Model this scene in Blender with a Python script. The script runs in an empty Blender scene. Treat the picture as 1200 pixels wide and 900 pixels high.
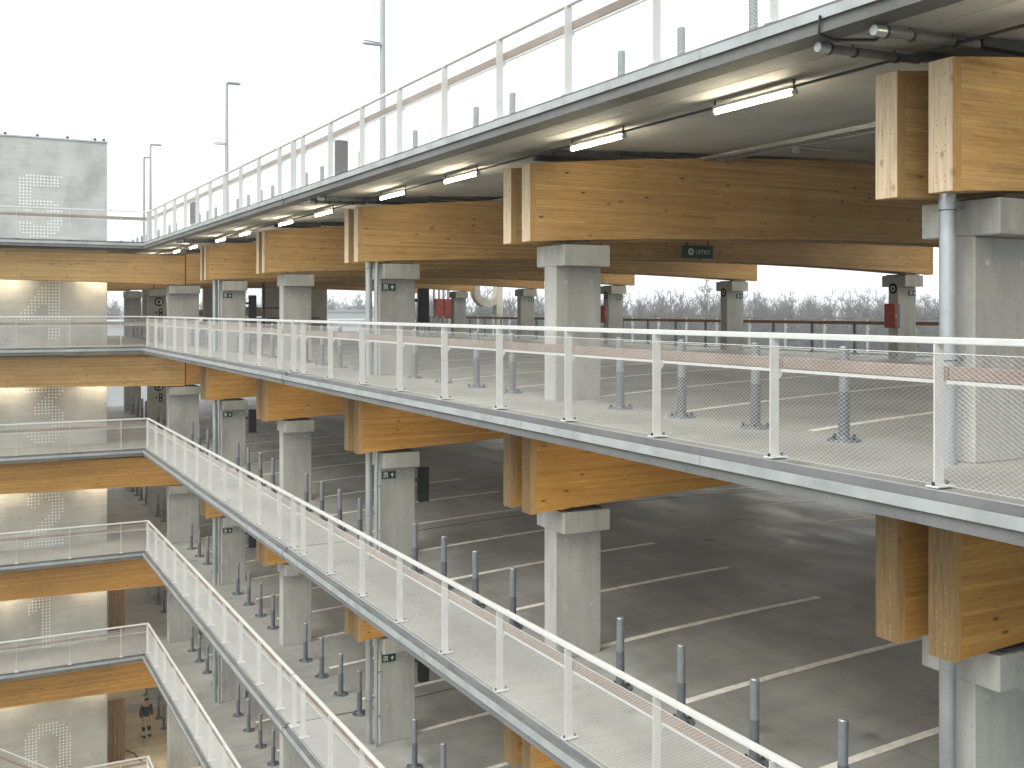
import bpy, bmesh, math, random
import numpy as np
from mathutils import Vector, Matrix
random.seed(7); np.random.seed(7)
sc = bpy.context.scene
COL = sc.collection
R = math.radians

# ------------------------------------------------------------------ camera, light, exposure
F = 1248.0; Y0 = 364.0; YAW = math.atan(660 / F)
cd = bpy.data.cameras.new('camera'); cam = bpy.data.objects.new('camera', cd); COL.objects.link(cam)
cd.sensor_width = 36; cd.lens = F / 1200 * 36; cd.shift_y = -(450 - Y0) / 1200
cd.clip_start = .1; cd.clip_end = 3000
cam.location = (0, 0, 0); cam.rotation_euler = (R(90), 0, -YAW)
sc.camera = cam

SUN_EL, SUN_AZ = R(48), R(248)      # soft overcast sun, from the courtyard side
w = bpy.data.worlds.new('World'); sc.world = w; w.use_nodes = True
nt = w.node_tree; nt.nodes.clear()
sky = nt.nodes.new('ShaderNodeTexSky'); sky.sky_type = 'NISHITA'; sky.sun_disc = False
sky.sun_elevation = SUN_EL; sky.sun_rotation = SUN_AZ; sky.dust_density = 6; sky.air_density = 1; sky.ozone_density = 1
hs = nt.nodes.new('ShaderNodeHueSaturation'); hs.inputs['Saturation'].default_value = .12
mx = nt.nodes.new('ShaderNodeMixRGB'); mx.inputs[0].default_value = .72
mx.inputs[2].default_value = (8.6, 9.2, 9.2, 1)      # the cloud layer: even pale grey
bg = nt.nodes.new('ShaderNodeBackground'); bg.inputs[1].default_value = .15
ow = nt.nodes.new('ShaderNodeOutputWorld')
nt.links.new(sky.outputs[0], hs.inputs['Color']); nt.links.new(hs.outputs[0], mx.inputs[1])
nt.links.new(mx.outputs[0], bg.inputs[0]); nt.links.new(bg.outputs[0], ow.inputs[0])
sl = bpy.data.lights.new('sun', 'SUN'); sl.energy = 1.3; sl.angle = R(30); sl.color = (1, .98, .93)
so = bpy.data.objects.new('sun', sl); COL.objects.link(so)
sd = Vector((math.sin(SUN_AZ) * math.cos(SUN_EL), math.cos(SUN_AZ) * math.cos(SUN_EL), math.sin(SUN_EL)))
so.rotation_euler = sd.to_track_quat('Z', 'Y').to_euler(); so.location = (-30, 10, 40)
sc.view_settings.view_transform = 'Standard'; sc.view_settings.look = 'None'
sc.view_settings.exposure = 0.55; sc.view_settings.gamma = 1
try: sc.view_settings.use_curve_mapping = False
except Exception: pass
sc.cycles.max_bounces = 8; sc.cycles.diffuse_bounces = 5

def project(p):
    dx, dy = p[0], p[1]
    d = dx * math.sin(YAW) + dy * math.cos(YAW); l = dx * math.cos(YAW) - dy * math.sin(YAW)
    if d < .5: return None
    return 600 + F * l / d, Y0 - F * p[2] / d
def seen(p, m=25):
    q = project(p)
    return q is not None and -m < q[0] < 1200 + m and -m < q[1] < 900 + m

# ------------------------------------------------------------------ materials
class NB:
    def __init__(s, name, rough=.7, metal=0, spec=.4):
        s.m = bpy.data.materials.new(name); s.m.use_nodes = True; s.t = s.m.node_tree
        s.b = s.t.nodes['Principled BSDF']
        s.b.inputs['Roughness'].default_value = rough; s.b.inputs['Metallic'].default_value = metal
        s.b.inputs['Specular IOR Level'].default_value = spec
    def n(s, typ, **k):
        x = s.t.nodes.new(typ)
        for a, v in k.items():
            if a.startswith('i_'): x.inputs[a[2:].replace('_', ' ')].default_value = v
            else: setattr(x, a, v)
        return x
    def l(s, a, b): s.t.links.new(a, b)
    def pos(s, scale=(1, 1, 1)):
        g = s.n('ShaderNodeNewGeometry'); mp = s.n('ShaderNodeMapping'); mp.inputs['Scale'].default_value = scale
        s.l(g.outputs['Position'], mp.inputs[0]); return mp.outputs[0]
    def noise(s, sc_, scale=(1, 1, 1), detail=4, rough=.6):
        x = s.n('ShaderNodeTexNoise'); x.inputs['Scale'].default_value = sc_; x.inputs['Detail'].default_value = detail
        x.inputs['Roughness'].default_value = rough; s.l(s.pos(scale), x.inputs['Vector']); return x.outputs[0]
    def ramp(s, fac, stops):
        r = s.n('ShaderNodeValToRGB'); e = r.color_ramp.elements
        while len(e) < len(stops): e.new(.5)
        for i, (p, c) in enumerate(stops):
            e[i].position = p; e[i].color = (*c, 1) if len(c) == 3 else c
        s.l(fac, r.inputs[0]); return r.outputs[0]
    def mix(s, fac, a, b, mode='MIX'):
        x = s.n('ShaderNodeMixRGB', blend_type=mode)
        for i, v in ((0, fac), (1, a), (2, b)):
            if hasattr(v, 'links'): s.l(v, x.inputs[i])
            elif isinstance(v, (int, float)): x.inputs[i].default_value = v
            else: x.inputs[i].default_value = (*v, 1)
        return x.outputs[0]
    def math(s, op, a, b=0.):
        x = s.n('ShaderNodeMath', operation=op)
        for i, v in ((0, a), (1, b)):
            if hasattr(v, 'links'): s.l(v, x.inputs[i])
            else: x.inputs[i].default_value = v
        return x.outputs[0]
    def bump(s, h, strength=.3, dist=.01):
        x = s.n('ShaderNodeBump'); x.inputs['Strength'].default_value = strength; x.inputs['Distance'].default_value = dist
        s.l(h, x.inputs['Height']); s.l(x.outputs[0], s.b.inputs['Normal'])
    def color(s, c):
        if hasattr(c, 'links'): s.l(c, s.b.inputs['Base Color'])
        else: s.b.inputs['Base Color'].default_value = (*c, 1)
        return s

def g(v, t=(1, 1, 1)): return tuple(v * k for k in t)
def concrete(name, v, tint=(1, 1, .95), streak=1., rough=.75, sdir=(1, 1, .12)):
    n = NB(name, rough)
    a = n.ramp(n.noise(.9, (1, 1, .6), 6), [(.3, g(v * .72, tint)), (.5, g(v, tint)), (.72, g(v * 1.18, tint))])
    st = n.ramp(n.noise(7, sdir, 3), [(.35, (.78, .78, .77)), (.6, (1, 1, 1))])
    c = n.mix(.6 * streak, a, st, 'MULTIPLY')
    sp = n.ramp(n.noise(22, (1, 1, 1), 2), [(.30, (.7, .7, .69)), (.42, (1, 1, 1))])
    c = n.mix(.5, c, sp, 'MULTIPLY')
    vo = n.n('ShaderNodeTexVoronoi'); vo.inputs['Scale'].default_value = 3.2; n.l(n.pos(), vo.inputs['Vector'])
    pt = n.ramp(vo.outputs['Distance'], [(.035, (.45, .45, .44)), (.06, (1, 1, 1))])
    c = n.mix(.55, c, pt, 'MULTIPLY')
    n.color(c); n.bump(n.noise(60, (1, 1, 1), 3), .15, .004); return n.m
def floor_mat(name, lo, hi, tint, rough0, rough1, stretch=(1.3, .5, 1)):
    n = NB(name, .5, spec=.5)
    a = n.ramp(n.noise(.55, stretch, 6, .62), [(.34, g(lo, tint)), (.52, g((lo + hi) / 2, tint)), (.7, g(hi, tint))])
    b = n.ramp(n.noise(.22, (1, 1, 1), 4), [(.35, (.72, .72, .72)), (.65, (1.1, 1.1, 1.08))])
    c = n.mix(.8, a, b, 'MULTIPLY')
    d = n.ramp(n.noise(1.7, (.5, 1.8, 1), 7, .7), [(.4, (.8, .8, .8)), (.6, (1.05, 1.05, 1.05))])
    c = n.mix(.6, c, d, 'MULTIPLY')
    # tyre drag marks: thin curved dark lines
    wv = n.n('ShaderNodeTexWave'); wv.inputs['Scale'].default_value = .55; wv.inputs['Distortion'].default_value = 5
    wv.inputs['Detail'].default_value = 2; n.l(n.pos((1, .25, 1)), wv.inputs['Vector'])
    t = n.ramp(wv.outputs[1], [(.0, (.86, .86, .86)), (.02, (1, 1, 1))])
    c = n.mix(n.ramp(n.noise(.3, (1, 1, 1), 2), [(.5, (0, 0, 0)), (.62, (1, 1, 1))]), c, n.mix(1., c, t, 'MULTIPLY'))
    vo = n.n('ShaderNodeTexVoronoi'); vo.inputs['Scale'].default_value = .9; n.l(n.pos(), vo.inputs['Vector'])
    sc3 = n.n('ShaderNodeSeparateColor'); n.l(vo.outputs['Color'], sc3.inputs[0])
    dd = n.math('ADD', vo.outputs['Distance'], n.math('MULTIPLY', n.noise(4, (1, 1, 1), 3), .25))
    c = n.mix(n.math('MULTIPLY', n.ramp(dd, [(.17, (1, 1, 1)), (.27, (0, 0, 0))]), n.math('MULTIPLY', n.math('GREATER_THAN', sc3.outputs[0], .6), .45)), c, (.06, .058, .05))
    sp = n.ramp(n.noise(35, (1, 1, 1), 2), [(.3, (.82, .82, .82)), (.5, (1, 1, 1))])
    c = n.mix(.5, c, sp, 'MULTIPLY')
    n.color(c)
    n.l(n.ramp(n.noise(.8, stretch, 5), [(.35, g(rough0)), (.65, g(rough1))]), n.b.inputs['Roughness'])
    n.bump(n.noise(40, (1, 1, 1), 3), .08, .003); return n.m
def g2(c, t): return tuple(a * b for a, b in zip(c, t))
def glulam(name, axis=0, t=(1, 1, 1)):
    n = NB(name, .55, spec=.35)
    gm = n.n('ShaderNodeNewGeometry'); sx = n.n('ShaderNodeSeparateXYZ'); n.l(gm.outputs['Position'], sx.inputs[0])
    oi = n.n('ShaderNodeObjectInfo')
    # lamella index (42 mm) and lamella piece (finger jointed lengths)
    zz = n.math('DIVIDE', n.math('ADD', sx.outputs[2], n.math('MULTIPLY', oi.outputs['Random'], 3.1)), .042)
    k = n.math('FLOOR', zz)
    kk = n.math('ADD', n.math('DIVIDE', sx.outputs[axis], 4.6), n.math('FRACT', n.math('MULTIPLY', k, .371)))
    wn = n.n('ShaderNodeTexWhiteNoise', noise_dimensions='3D'); cb = n.n('ShaderNodeCombineXYZ')
    n.l(k, cb.inputs[0]); n.l(n.math('FLOOR', kk), cb.inputs[1]); n.l(oi.outputs['Random'], cb.inputs[2]); n.l(cb.outputs[0], wn.inputs[0])
    base = n.ramp(wn.outputs[0], [(0, g2((.47, .295, .115), t)), (.3, g2((.54, .35, .145), t)), (.75, g2((.58, .385, .165), t)), (1, g2((.64, .445, .205), t))])
    scl = [18, 18, 18]; scl[axis] = .8; gr = n.noise(2.2, tuple(scl), 6, .7)
    c = n.mix(.8, base, n.ramp(gr, [(.28, (.60, .50, .38)), (.46, (.92, .89, .84)), (.6, (1., 1., 1.)), (.75, (1.12, 1.12, 1.1))]), 'MULTIPLY')
    sf = [70, 70, 70]; sf[axis] = 2.5
    c = n.mix(.7, c, n.ramp(n.noise(1.6, tuple(sf), 5, .75), [(.33, (.55, .43, .30)), (.47, (.95, .93, .9)), (.7, (1.08, 1.07, 1.05))]), 'MULTIPLY')
    c = n.mix(.7, c, n.ramp(n.noise(.55, (1, 1, 2.2), 4), [(.3, (.80, .76, .70)), (.65, (1.08, 1.07, 1.05))]), 'MULTIPLY')
    fr = n.math('FRACT', zz)
    c = n.mix(n.math('MULTIPLY', n.math('LESS_THAN', fr, .09), .45), c, (.22, .12, .04))
    vs = [3.0, 7.5, 7.5]
    if axis == 1: vs = [7.5, 3.0, 7.5]
    vo = n.n('ShaderNodeTexVoronoi'); vo.inputs['Scale'].default_value = 1; n.l(n.pos(tuple(vs)), vo.inputs['Vector'])
    sc2 = n.n('ShaderNodeSeparateColor'); n.l(vo.outputs['Color'], sc2.inputs[0])
    gate = n.math('GREATER_THAN', sc2.outputs[0], .42)
    kn = n.ramp(vo.outputs['Distance'], [(.055, (1, 1, 1)), (.10, (.45, .45, .45)), (.20, (0, 0, 0))])
    c = n.mix(n.math('MULTIPLY', n.math('MULTIPLY', kn, gate), .95), c, (.07, .028, .01))
    n.color(c); n.bump(gr, .12, .003); return n.m
def board_wood(name, cols):
    n = NB(name, .6, spec=.3)
    gr = n.noise(3, (14, 14, .9), 6, .7)
    c = n.ramp(gr, [(.28, cols[0]), (.5, cols[1]), (.7, cols[2])])
    vo = n.n('ShaderNodeTexVoronoi'); vo.inputs['Scale'].default_value = 1; n.l(n.pos((6, 7, 4)), vo.inputs['Vector'])
    sc2 = n.n('ShaderNodeSeparateColor'); n.l(vo.outputs['Color'], sc2.inputs[0])
    kn = n.ramp(vo.outputs['Distance'], [(.06, (1, 1, 1)), (.2, (0, 0, 0))])
    c = n.mix(n.math('MULTIPLY', n.math('MULTIPLY', kn, n.math('GREATER_THAN', sc2.outputs[0], .7)), .6), c, (.2, .12, .07))
    n.color(c); n.bump(gr, .1, .003); return n.m
def plain(name, c, rough=.5, metal=0, dirt=.0, dscale=4., spec=.4):
    n = NB(name, rough, metal, spec)
    if dirt:
        a = n.ramp(n.noise(dscale, (1, 1, 1), 5), [(.3, tuple(x * (1 - dirt) for x in c)), (.6, c)])
        n.color(a); n.bump(n.noise(dscale * 9, (1, 1, 1), 2), .06, .002)
    else: n.color(c)
    return n.m
def emis(name, c, s):
    n = NB(name); n.b.inputs['Emission Color'].default_value = (*c, 1); n.b.inputs['Emission Strength'].default_value = s
    n.color((.8, .8, .8)); return n.m

M = {}
M['column'] = concrete('column_concrete', .40, (1, .997, .94))
M['plug'] = plain('grout_plug', (.50, .49, .46), .8)
M['wall'] = concrete('wall_concrete', .46, (.985, 1, .965), .8, sdir=(.12, .12, 1.3))
M['slab'] = concrete('slab_concrete', .17, (.98, 1, 1), .5)
M['soffit'] = concrete('soffit_concrete', .47, (.99, 1, .97), .3)
M['lane'] = floor_mat('lane_floor', .22, .375, (1, .998, .925), .42, .62)
M['walk'] = floor_mat('walk_floor', .30, .38, (1, 1, .945), .6, .75, (1, 1, 1))
M['sand'] = floor_mat('sandy_floor', .52, .74, (1, .82, .54), .8, .9, (1, 1, 1))
M['glulam'] = glulam('glulam_side', 0)
M['glulam_warm'] = glulam('glulam_warm_tone', 0, (1, .84, .50))  # warmer, more saturated tone for beams on the lower levels
M['board_end_warm'] = board_wood('board_end_warm_tone', ((.14, .085, .035), (.21, .135, .062), (.27, .18, .088)))  # darker brown end boards for beams on the lower levels
M['glulam_end'] = board_wood('board_end', ((.42, .31, .19), (.60, .47, .32), (.70, .58, .42)))
M['board_side'] = board_wood('board_side', ((.34, .20, .08), (.44, .27, .11), (.50, .33, .15)))
M['plank'] = glulam('plank_wood', 1)
n = NB('weathered_wood', .7)
n.color(n.mix(.5, n.ramp(n.noise(1.3, (1, 1, 1), 4), [(.3, (.235, .18, .15)), (.7, (.37, .30, .26))]),
              n.ramp(n.noise(40, (1, .06, 1), 4), [(.3, (.7, .68, .66)), (.6, (1, 1, 1))]), 'MULTIPLY')); M['rail_wood'] = n.m
M['white'] = plain('white_paint', (.62, .62, .605), .4, 0, .10, 6)
M['wire'] = plain('wire_steel', (.74, .74, .72), .4, .1)
n = NB('galvanised', .42, .75)
vo = n.n('ShaderNodeTexVoronoi'); vo.inputs['Scale'].default_value = 55; n.l(n.pos((1, .8, 1)), vo.inputs['Vector'])
n.color(n.mix(.7, n.ramp(n.noise(3, (1, 1, .5), 5), [(.3, (.38, .405, .42)), (.7, (.53, .56, .575))]),
              n.ramp(vo.outputs['Color'], [(.2, (.92, .92, .93)), (.8, (1.03, 1.03, 1.03))]), 'MULTIPLY')); M['galv'] = n.m
M['galv_edge'] = plain('edge_steel', (.43, .455, .46), .55, .25, .28, 2.5)
M['ceilpipe'] = plain('ceiling_pipe_steel', (.20, .205, .20), .55, .2, .3, 12)
M['dirt'] = plain('gutter_dirt', (.17, .175, .16), .9, 0, .4, 3)
M['pipe'] = plain('pipe_steel', (.50, .53, .54), .38, .6, .2, 9)
M['bollard'] = plain('bollard_grey', (.25, .27, .285), .4, .35, .15, 14)
M['sleeve'] = plain('sleeve_grey', (.13, .145, .16), .5, .2, .2, 20)
M['dark'] = plain('dark_steel', (.055, .06, .065), .5, .3, .2, 8)
M['black'] = plain('black_plastic', (.018, .019, .021), .6, spec=.15)
M['darkgrey'] = plain('mast_grey', (.36, .38, .385), .5, .4, .1)
M['green'] = plain('sign_green', (.006, .05, .033), .6)
M['signwhite'] = plain('sign_white', (.75, .78, .75), .5)
M['red'] = plain('cabinet_red', (.36, .06, .03), .45, 0, .2, 10)
M['blue'] = plain('cabinet_blue', (.10, .15, .22), .5)
M['orange'] = emis('led_orange', (1, .25, .08), .6)
M['line'] = plain('line_paint', (.80, .78, .70), .6, 0, .3, 7)
M['lamp'] = emis('lamp_tube', (1, .86, .62), 60)
M['lamp_body'] = plain('lamp_body', (.55, .56, .56), .5)
M['rubber'] = plain('rubber_joint', (.05, .05, .048), .8)
M['dot'] = plain('numeral_white', (.86, .87, .85), .6)
M['timber'] = board_wood('rough_timber', ((.10, .055, .025), (.20, .115, .055), (.28, .17, .085)))
M['duct'] = concrete('beige_render', .5, (1, .93, .80), .3)
M['bark'] = plain('bark', (.11, .098, .092), .9, 0, .3, .3)
M['field'] = plain('field', (.11, .10, .06), .95, 0, .4, .05)
M['far'] = plain('far_cladding', (.45, .47, .48), .7, 0, .15, .2)

# ------------------------------------------------------------------ mesh helpers
def setp(o, label=None, cat=None, group=None, kind=None):
    if label: o['label'] = label
    if cat: o['category'] = cat
    if group: o['group'] = group
    if kind: o['kind'] = kind
    return o
def link(name, me, parent=None, loc=(0, 0, 0), rot=(0, 0, 0)):
    o = bpy.data.objects.new(name, me); COL.objects.link(o); o.location = loc; o.rotation_euler = rot
    if parent: o.parent = parent
    return o
def empty(name, loc=(0, 0, 0), rz=0):
    o = bpy.data.objects.new(name, None); COL.objects.link(o); o.location = loc; o.rotation_euler = (0, 0, rz)
    o.empty_display_size = .3; return o
def copy_tree(o, parent=None):
    c = o.copy(); COL.objects.link(c)
    if parent: c.parent = parent
    for ch in o.children: copy_tree(ch, c)
    return c
class MB:
    def __init__(s): s.v = []; s.f = []; s.mi = []; s.mats = []; s.sm = []
    def mat(s, m):
        if m not in s.mats: s.mats.append(m)
        return s.mats.index(m)
    def add(s, vs, fs, m, smooth=False):
        o = len(s.v); s.v += [tuple(v) for v in vs]; i = s.mat(m)
        for f in fs: s.f.append(tuple(o + k for k in f)); s.mi.append(i); s.sm.append(smooth)
    def box(s, a, b, m):
        (x0, y0, z0), (x1, y1, z1) = a, b
        s.add([(x0, y0, z0), (x1, y0, z0), (x1, y1, z0), (x0, y1, z0), (x0, y0, z1), (x1, y0, z1), (x1, y1, z1), (x0, y1, z1)],
              [(0, 3, 2, 1), (4, 5, 6, 7), (0, 1, 5, 4), (1, 2, 6, 5), (2, 3, 7, 6), (3, 0, 4, 7)], m)
    def cbox(s, a, b, m, c=.012):
        """box with chamfered vertical edges and top and bottom edges"""
        (x0, y0, z0), (x1, y1, z1) = a, b
        def ring(z, e): 
            X0, X1, Y0_, Y1 = x0 + e, x1 - e, y0 + e, y1 - e
            return [(X0 + c, Y0_, z), (X1 - c, Y0_, z), (X1, Y0_ + c, z), (X1, Y1 - c, z), (X1 - c, Y1, z), (X0 + c, Y1, z), (X0, Y1 - c, z), (X0, Y0_ + c, z)]
        vs = ring(z0, c * .5) + ring(z0 + c, 0) + ring(z1 - c, 0) + ring(z1, c * .5)
        fs = [tuple(range(7, -1, -1)), tuple(range(24, 32))]
        for r in range(3):
            for k in range(8): fs.append((r * 8 + k, r * 8 + (k + 1) % 8, r * 8 + 8 + (k + 1) % 8, r * 8 + 8 + k))
        s.add(vs, fs, m)
    def tube(s, p, q, r, m, n=8, r2=None, caps=True, smooth=True):
        p, q = Vector(p), Vector(q); d = (q - p).normalized(); u = d.orthogonal().normalized(); w_ = d.cross(u)
        r2 = r if r2 is None else r2; vs = []
        for c, rr in ((p, r), (q, r2)):
            for k in range(n):
                a = 2 * math.pi * k / n; vs.append(c + u * math.cos(a) * rr + w_ * math.sin(a) * rr)
        s.add(vs, [(k, (k + 1) % n, n + (k + 1) % n, n + k) for k in range(n)], m, smooth)
        if caps: s.add(vs, [tuple(range(n - 1, -1, -1)), tuple(range(n, 2 * n))], m)
    def prism(s, prof, a, b, m, axis=1):
        """closed profile (list of (u,w)) extruded from a to b along axis; u,w are the other two axes in order"""
        n = len(prof)
        def pt(u, w_, t): return (u, t, w_) if axis == 1 else (t, u, w_) if axis == 0 else (u, w_, t)
        vs = [pt(u, w_, a) for u, w_ in prof] + [pt(u, w_, b) for u, w_ in prof]
        s.add(vs, [(k, (k + 1) % n, n + (k + 1) % n, n + k) for k in range(n)] + [tuple(range(n - 1, -1, -1)), tuple(range(n, 2 * n))], m)
    def mesh(s, name):
        me = bpy.data.meshes.new(name); me.from_pydata(s.v, [], s.f)
        for m in s.mats: me.materials.append(m)
        me.polygons.foreach_set('material_index', s.mi); me.polygons.foreach_set('use_smooth', s.sm)
        bm = bmesh.new(); bm.from_mesh(me); bmesh.ops.recalc_face_normals(bm, faces=bm.faces); bm.to_mesh(me); bm.free()
        me.update(); return me
    def obj(s, name, parent=None, loc=(0, 0, 0), rot=(0, 0, 0)): return link(name, s.mesh(name), parent, loc, rot)

# ------------------------------------------------------------------ the grid of the building
S = 7.2; XE = 6.35; XW = 8.35; XF = 24.9; YJ = 22.6; YL = 41.3; YEND = 60.5; YN = -8.0; XLL = -13.0
FLOOR = {5: 2.555, 4: -1.33, 3: -5.12, 2: -8.93, 1: -12.75, 0: -17.70}
LEVELS = [5, 4, 3, 2, 1, 0]
NAME = {5: 'the roof deck', 4: 'the top covered floor', 3: 'the second covered floor', 2: 'the third covered floor',
        1: 'the fourth covered floor', 0: 'the ground floor'}
ORD = ['first', 'second', 'third', 'fourth', 'fifth', 'sixth', 'seventh', 'eighth', 'ninth']
XM = (7.3 + 23.9) / 2
def crown(x, rise, half):
    t = (x - XM) / half; return rise * max(0., 1 - t * t)
def floor_z(L, x): return FLOOR[L] + (crown(x, .25, XM - XW) if L > 0 else 0)
def colY(k): return 6.28 + S * k          # near face of the shaft

# ground and far setting
b = MB(); b.add([(-1500, -600, 0), (1500, -600, 0), (1500, 1600, 0), (-1500, 1600, 0)], [(0, 1, 2, 3)], M['field'])
setp(b.obj('ground', loc=(0, 0, FLOOR[0] - .12)), kind='structure')

# floor slabs: each level in a near and a far piece, parted by the movement joint
def slab(L, y0, y1, left):
    b = MB(); z = FLOOR[L]; th = .255
    xs = [XE + .13, 7.4, XW] + [XW + (22.85 - XW) * i / 14 for i in range(1, 15)] + [XF]
    n = len(xs)
    for i in range(n - 1):
        xa, xb = xs[i], xs[i + 1]
        m = M['walk'] if (xb <= XW + .01 or xa >= 22.8) else M['lane']
        if L == 0: m = M['sand'] if y1 > 40 else M['lane']
        if L == 5: m = M['walk']
        b.add([(xa, y0, floor_z(L, xa)), (xb, y0, floor_z(L, xb)), (xb, y1, floor_z(L, xb)), (xa, y1, floor_z(L, xa))], [(0, 1, 2, 3)], m)
    # soffit and edges
    def zs(x): return z - th + crown(x, .25, XM - 7.3)
    for i in range(n - 1):
        xa, xb = xs[i], xs[i + 1]
        b.add([(xa, y0, zs(xa) + .03), (xb, y0, zs(xb) + .03), (xb, y1, zs(xb) + .03), (xa, y1, zs(xa) + .03)], [(0, 3, 2, 1)], M['slab'])
        for yy in (y0, y1):
            b.add([(xa, yy, zs(xa) + .03), (xb, yy, zs(xb) + .03), (xb, yy, floor_z(L, xb)), (xa, yy, floor_z(L, xa))], [(0, 1, 2, 3)], M['slab'])
    b.box((XE + .03, y0, z - th), (XE + .13, y1, z - .13), M['slab'])
    b.box((XE + .13, y0, z - th), (XE + .30, y1, z - .2), M['slab'])
    b.box((XE + .1, y0, z - .14), (XE + .131, y1, z - .001), M['slab'])
    b.box((XF, y0, z - th), (XF + .02, y1, z), M['slab'])
    if left:
        xc = XE + .13
        m = M['walk'] if L else M['sand']
        b.add([(XLL, YL + .13, z), (xc, YL + .13, z), (xc, y1, z), (XLL, y1, z)], [(0, 1, 2, 3)], m)
        b.add([(XLL, YL + .13, z - th + .03), (xc, YL + .13, z - th + .03), (xc, y1, z - th + .03), (XLL, y1, z - th + .03)], [(0, 3, 2, 1)], M['slab'])
        b.box((XLL, YL + .03, z - th), (XE + .03, YL + .13, z - .13), M['slab'])
        b.box((XLL, YL + .1, z - .14), (XE + .1, YL + .131, z - .001), M['slab'])
        b.box((XLL, y1, z - th), (XF, y1 + .02, z - .001), M['slab'])
    return b.mesh('floor_slab')

def channel_prof(z):
    return [(0, z - .150), (.018, z - .150), (.018, z - .105), (.128, z - .105), (.128, z + .004), (.108, z + .004), (.108, z - .088),
            (.026, z - .088), (.026, z - .062), (0, z - .062)]
def bed_prof(): return [(.0265, -.0875), (.1075, -.0875), (.1075, -.074), (.0265, -.074)]
SLABS = {}
for L in LEVELS:
    for which, (y0, y1) in enumerate(((YN, YJ - .03), (YJ + .03, YEND))):
        s_ = link('floor_slab', slab(L, y0, y1, which == 1)); setp(s_, kind='structure')
        s_['label'] = 'concrete deck of ' + NAME[L] + (' nearer the camera' if which == 0 else ' in the far corner')
        SLABS[L, which] = s_
        # galvanised edge channel in lengths
        y = max(y0, YJ - 3.63 * 5 if which == 0 else y0)
        ya = y0 if which == 0 else y0
        segs = []
        yy = y1 if which == 0 else y0
        if which == 0:
            while yy > 1.0: segs.append((max(yy - 3.6, y0), yy - .008)); yy -= 3.6
        else:
            while yy < YL: segs.append((yy, min(yy + 3.6, YL + .001) - .008)); yy += 3.6
        for (p, q) in segs:
            c = MB(); c.prism(channel_prof(0), p, q, M['galv_edge'], 1); c.prism(bed_prof(), p, q, M['dirt'], 1); c.obj('edge_channel', s_, (XE, 0, FLOOR[L]))
        if which == 1:
            x = XE
            while x > -4:
                c = MB(); c.prism(channel_prof(0), x - 3.6 + .008, x + (.13 if x == XE else 0), M['galv_edge'], 0); c.prism(bed_prof(), x - 3.6 + .008, x, M['dirt'], 0)
                c.obj('edge_channel', s_, (0, YL, FLOOR[L])); x -= 3.6
    # joint filler
    b = MB(); z = FLOOR[L]
    xs = [XE + .13, XW] + [XW + (22.85 - XW) * i / 8 for i in range(1, 9)] + [XF]
    for xa, xb in zip(xs, xs[1:]):
        b.add([(xa, YJ - .03, floor_z(L, xa) - .006), (xb, YJ - .03, floor_z(L, xb) - .006), (xb, YJ + .03, floor_z(L, xb) - .006), (xa, YJ + .03, floor_z(L, xa) - .006)], [(0, 1, 2, 3)], M['rubber'])
    b.obj('joint_filler', SLABS[L, 0])
    b = MB(); b.box((XW - .006, YN, 0), (XW + .006, 0, .003), M['rubber'])

# parking lines: each is a painted strip that follows the fall of the floor
def park_line(L, y, xa, xb):
    b = MB(); n = 6; vs = []
    for i in range(n + 1):
        x = xa + (xb - xa) * i / n; vs += [(x, y - .065, floor_z(L, x) + .004), (x, y + .065, floor_z(L, x) + .004)]
    b.add(vs, [(2 * i, 2 * i + 2, 2 * i + 3, 2 * i + 1) for i in range(n)], M['line'])
    return b.obj('parking_line', SLABS[L, 0 if y < YJ else 1])
for L in (4, 3, 2, 1):
    for k in range(0, 8):
        for j in range(3):
            y = 6.44 + S * k + 2.4 * j
            if y > 59: continue
            if seen((8.4, y, FLOOR[L]), 60) or seen((13.1, y, FLOOR[L]), 60): park_line(L, y + .0, XW + .05, 13.15)
            if L > 2: park_line(L, y, 18.1, 22.8)

# soffit of the roof deck: cast panels with open joints, seen from below
def zsof(x): return FLOOR[5] - .255 + crown(x, .25, XM - 7.3)
pc = {}
def panel(xa, xb, ya, yb, slabo):
    b = MB(); n = 4; e = .006; xs = [xa + e + (xb - xa - 2 * e) * i / n for i in range(n + 1)]
    vs = []
    for x in xs:
        z = zsof(x); vs += [(x, ya + e, z), (x, yb - e, z), (x, yb - e, z + .029), (x, ya + e, z + .029)]
    fs = []
    for i in range(n):
        o = 4 * i; fs += [(o, o + 4, o + 5, o + 1), (o, o + 3, o + 7, o + 4), (o + 1, o + 5, o + 6, o + 2)]
    fs += [(0, 1, 2, 3), (4 * n, 4 * n + 3, 4 * n + 2, 4 * n + 1)]
    b.add(vs, fs, M['soffit']); b.obj('ceiling_panel', slabo)
edges = [XE + .305, 7.0, 9.4, 11.8, 14.2, 16.6, 19.0, 21.4, 23.8, XF]
def yedges(a, b_): 
    out = [a]; y = math.ceil((a - 2.85) / 3.6) * 3.6 + 2.85
    if y - a < .4: y += 3.6
    while y < b_ - .4: out.append(y); y += 3.6
    out.append(b_); return out
for which, (y0, y1) in enumerate(((1.5, YJ - .03), (YJ + .03, YEND))):
    ye = yedges(y0, y1)
    for ya, yb in zip(ye, ye[1:]):
        for xa, xb in zip(edges, edges[1:]): panel(xa, xb, ya, yb, SLABS[5, which])

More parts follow.
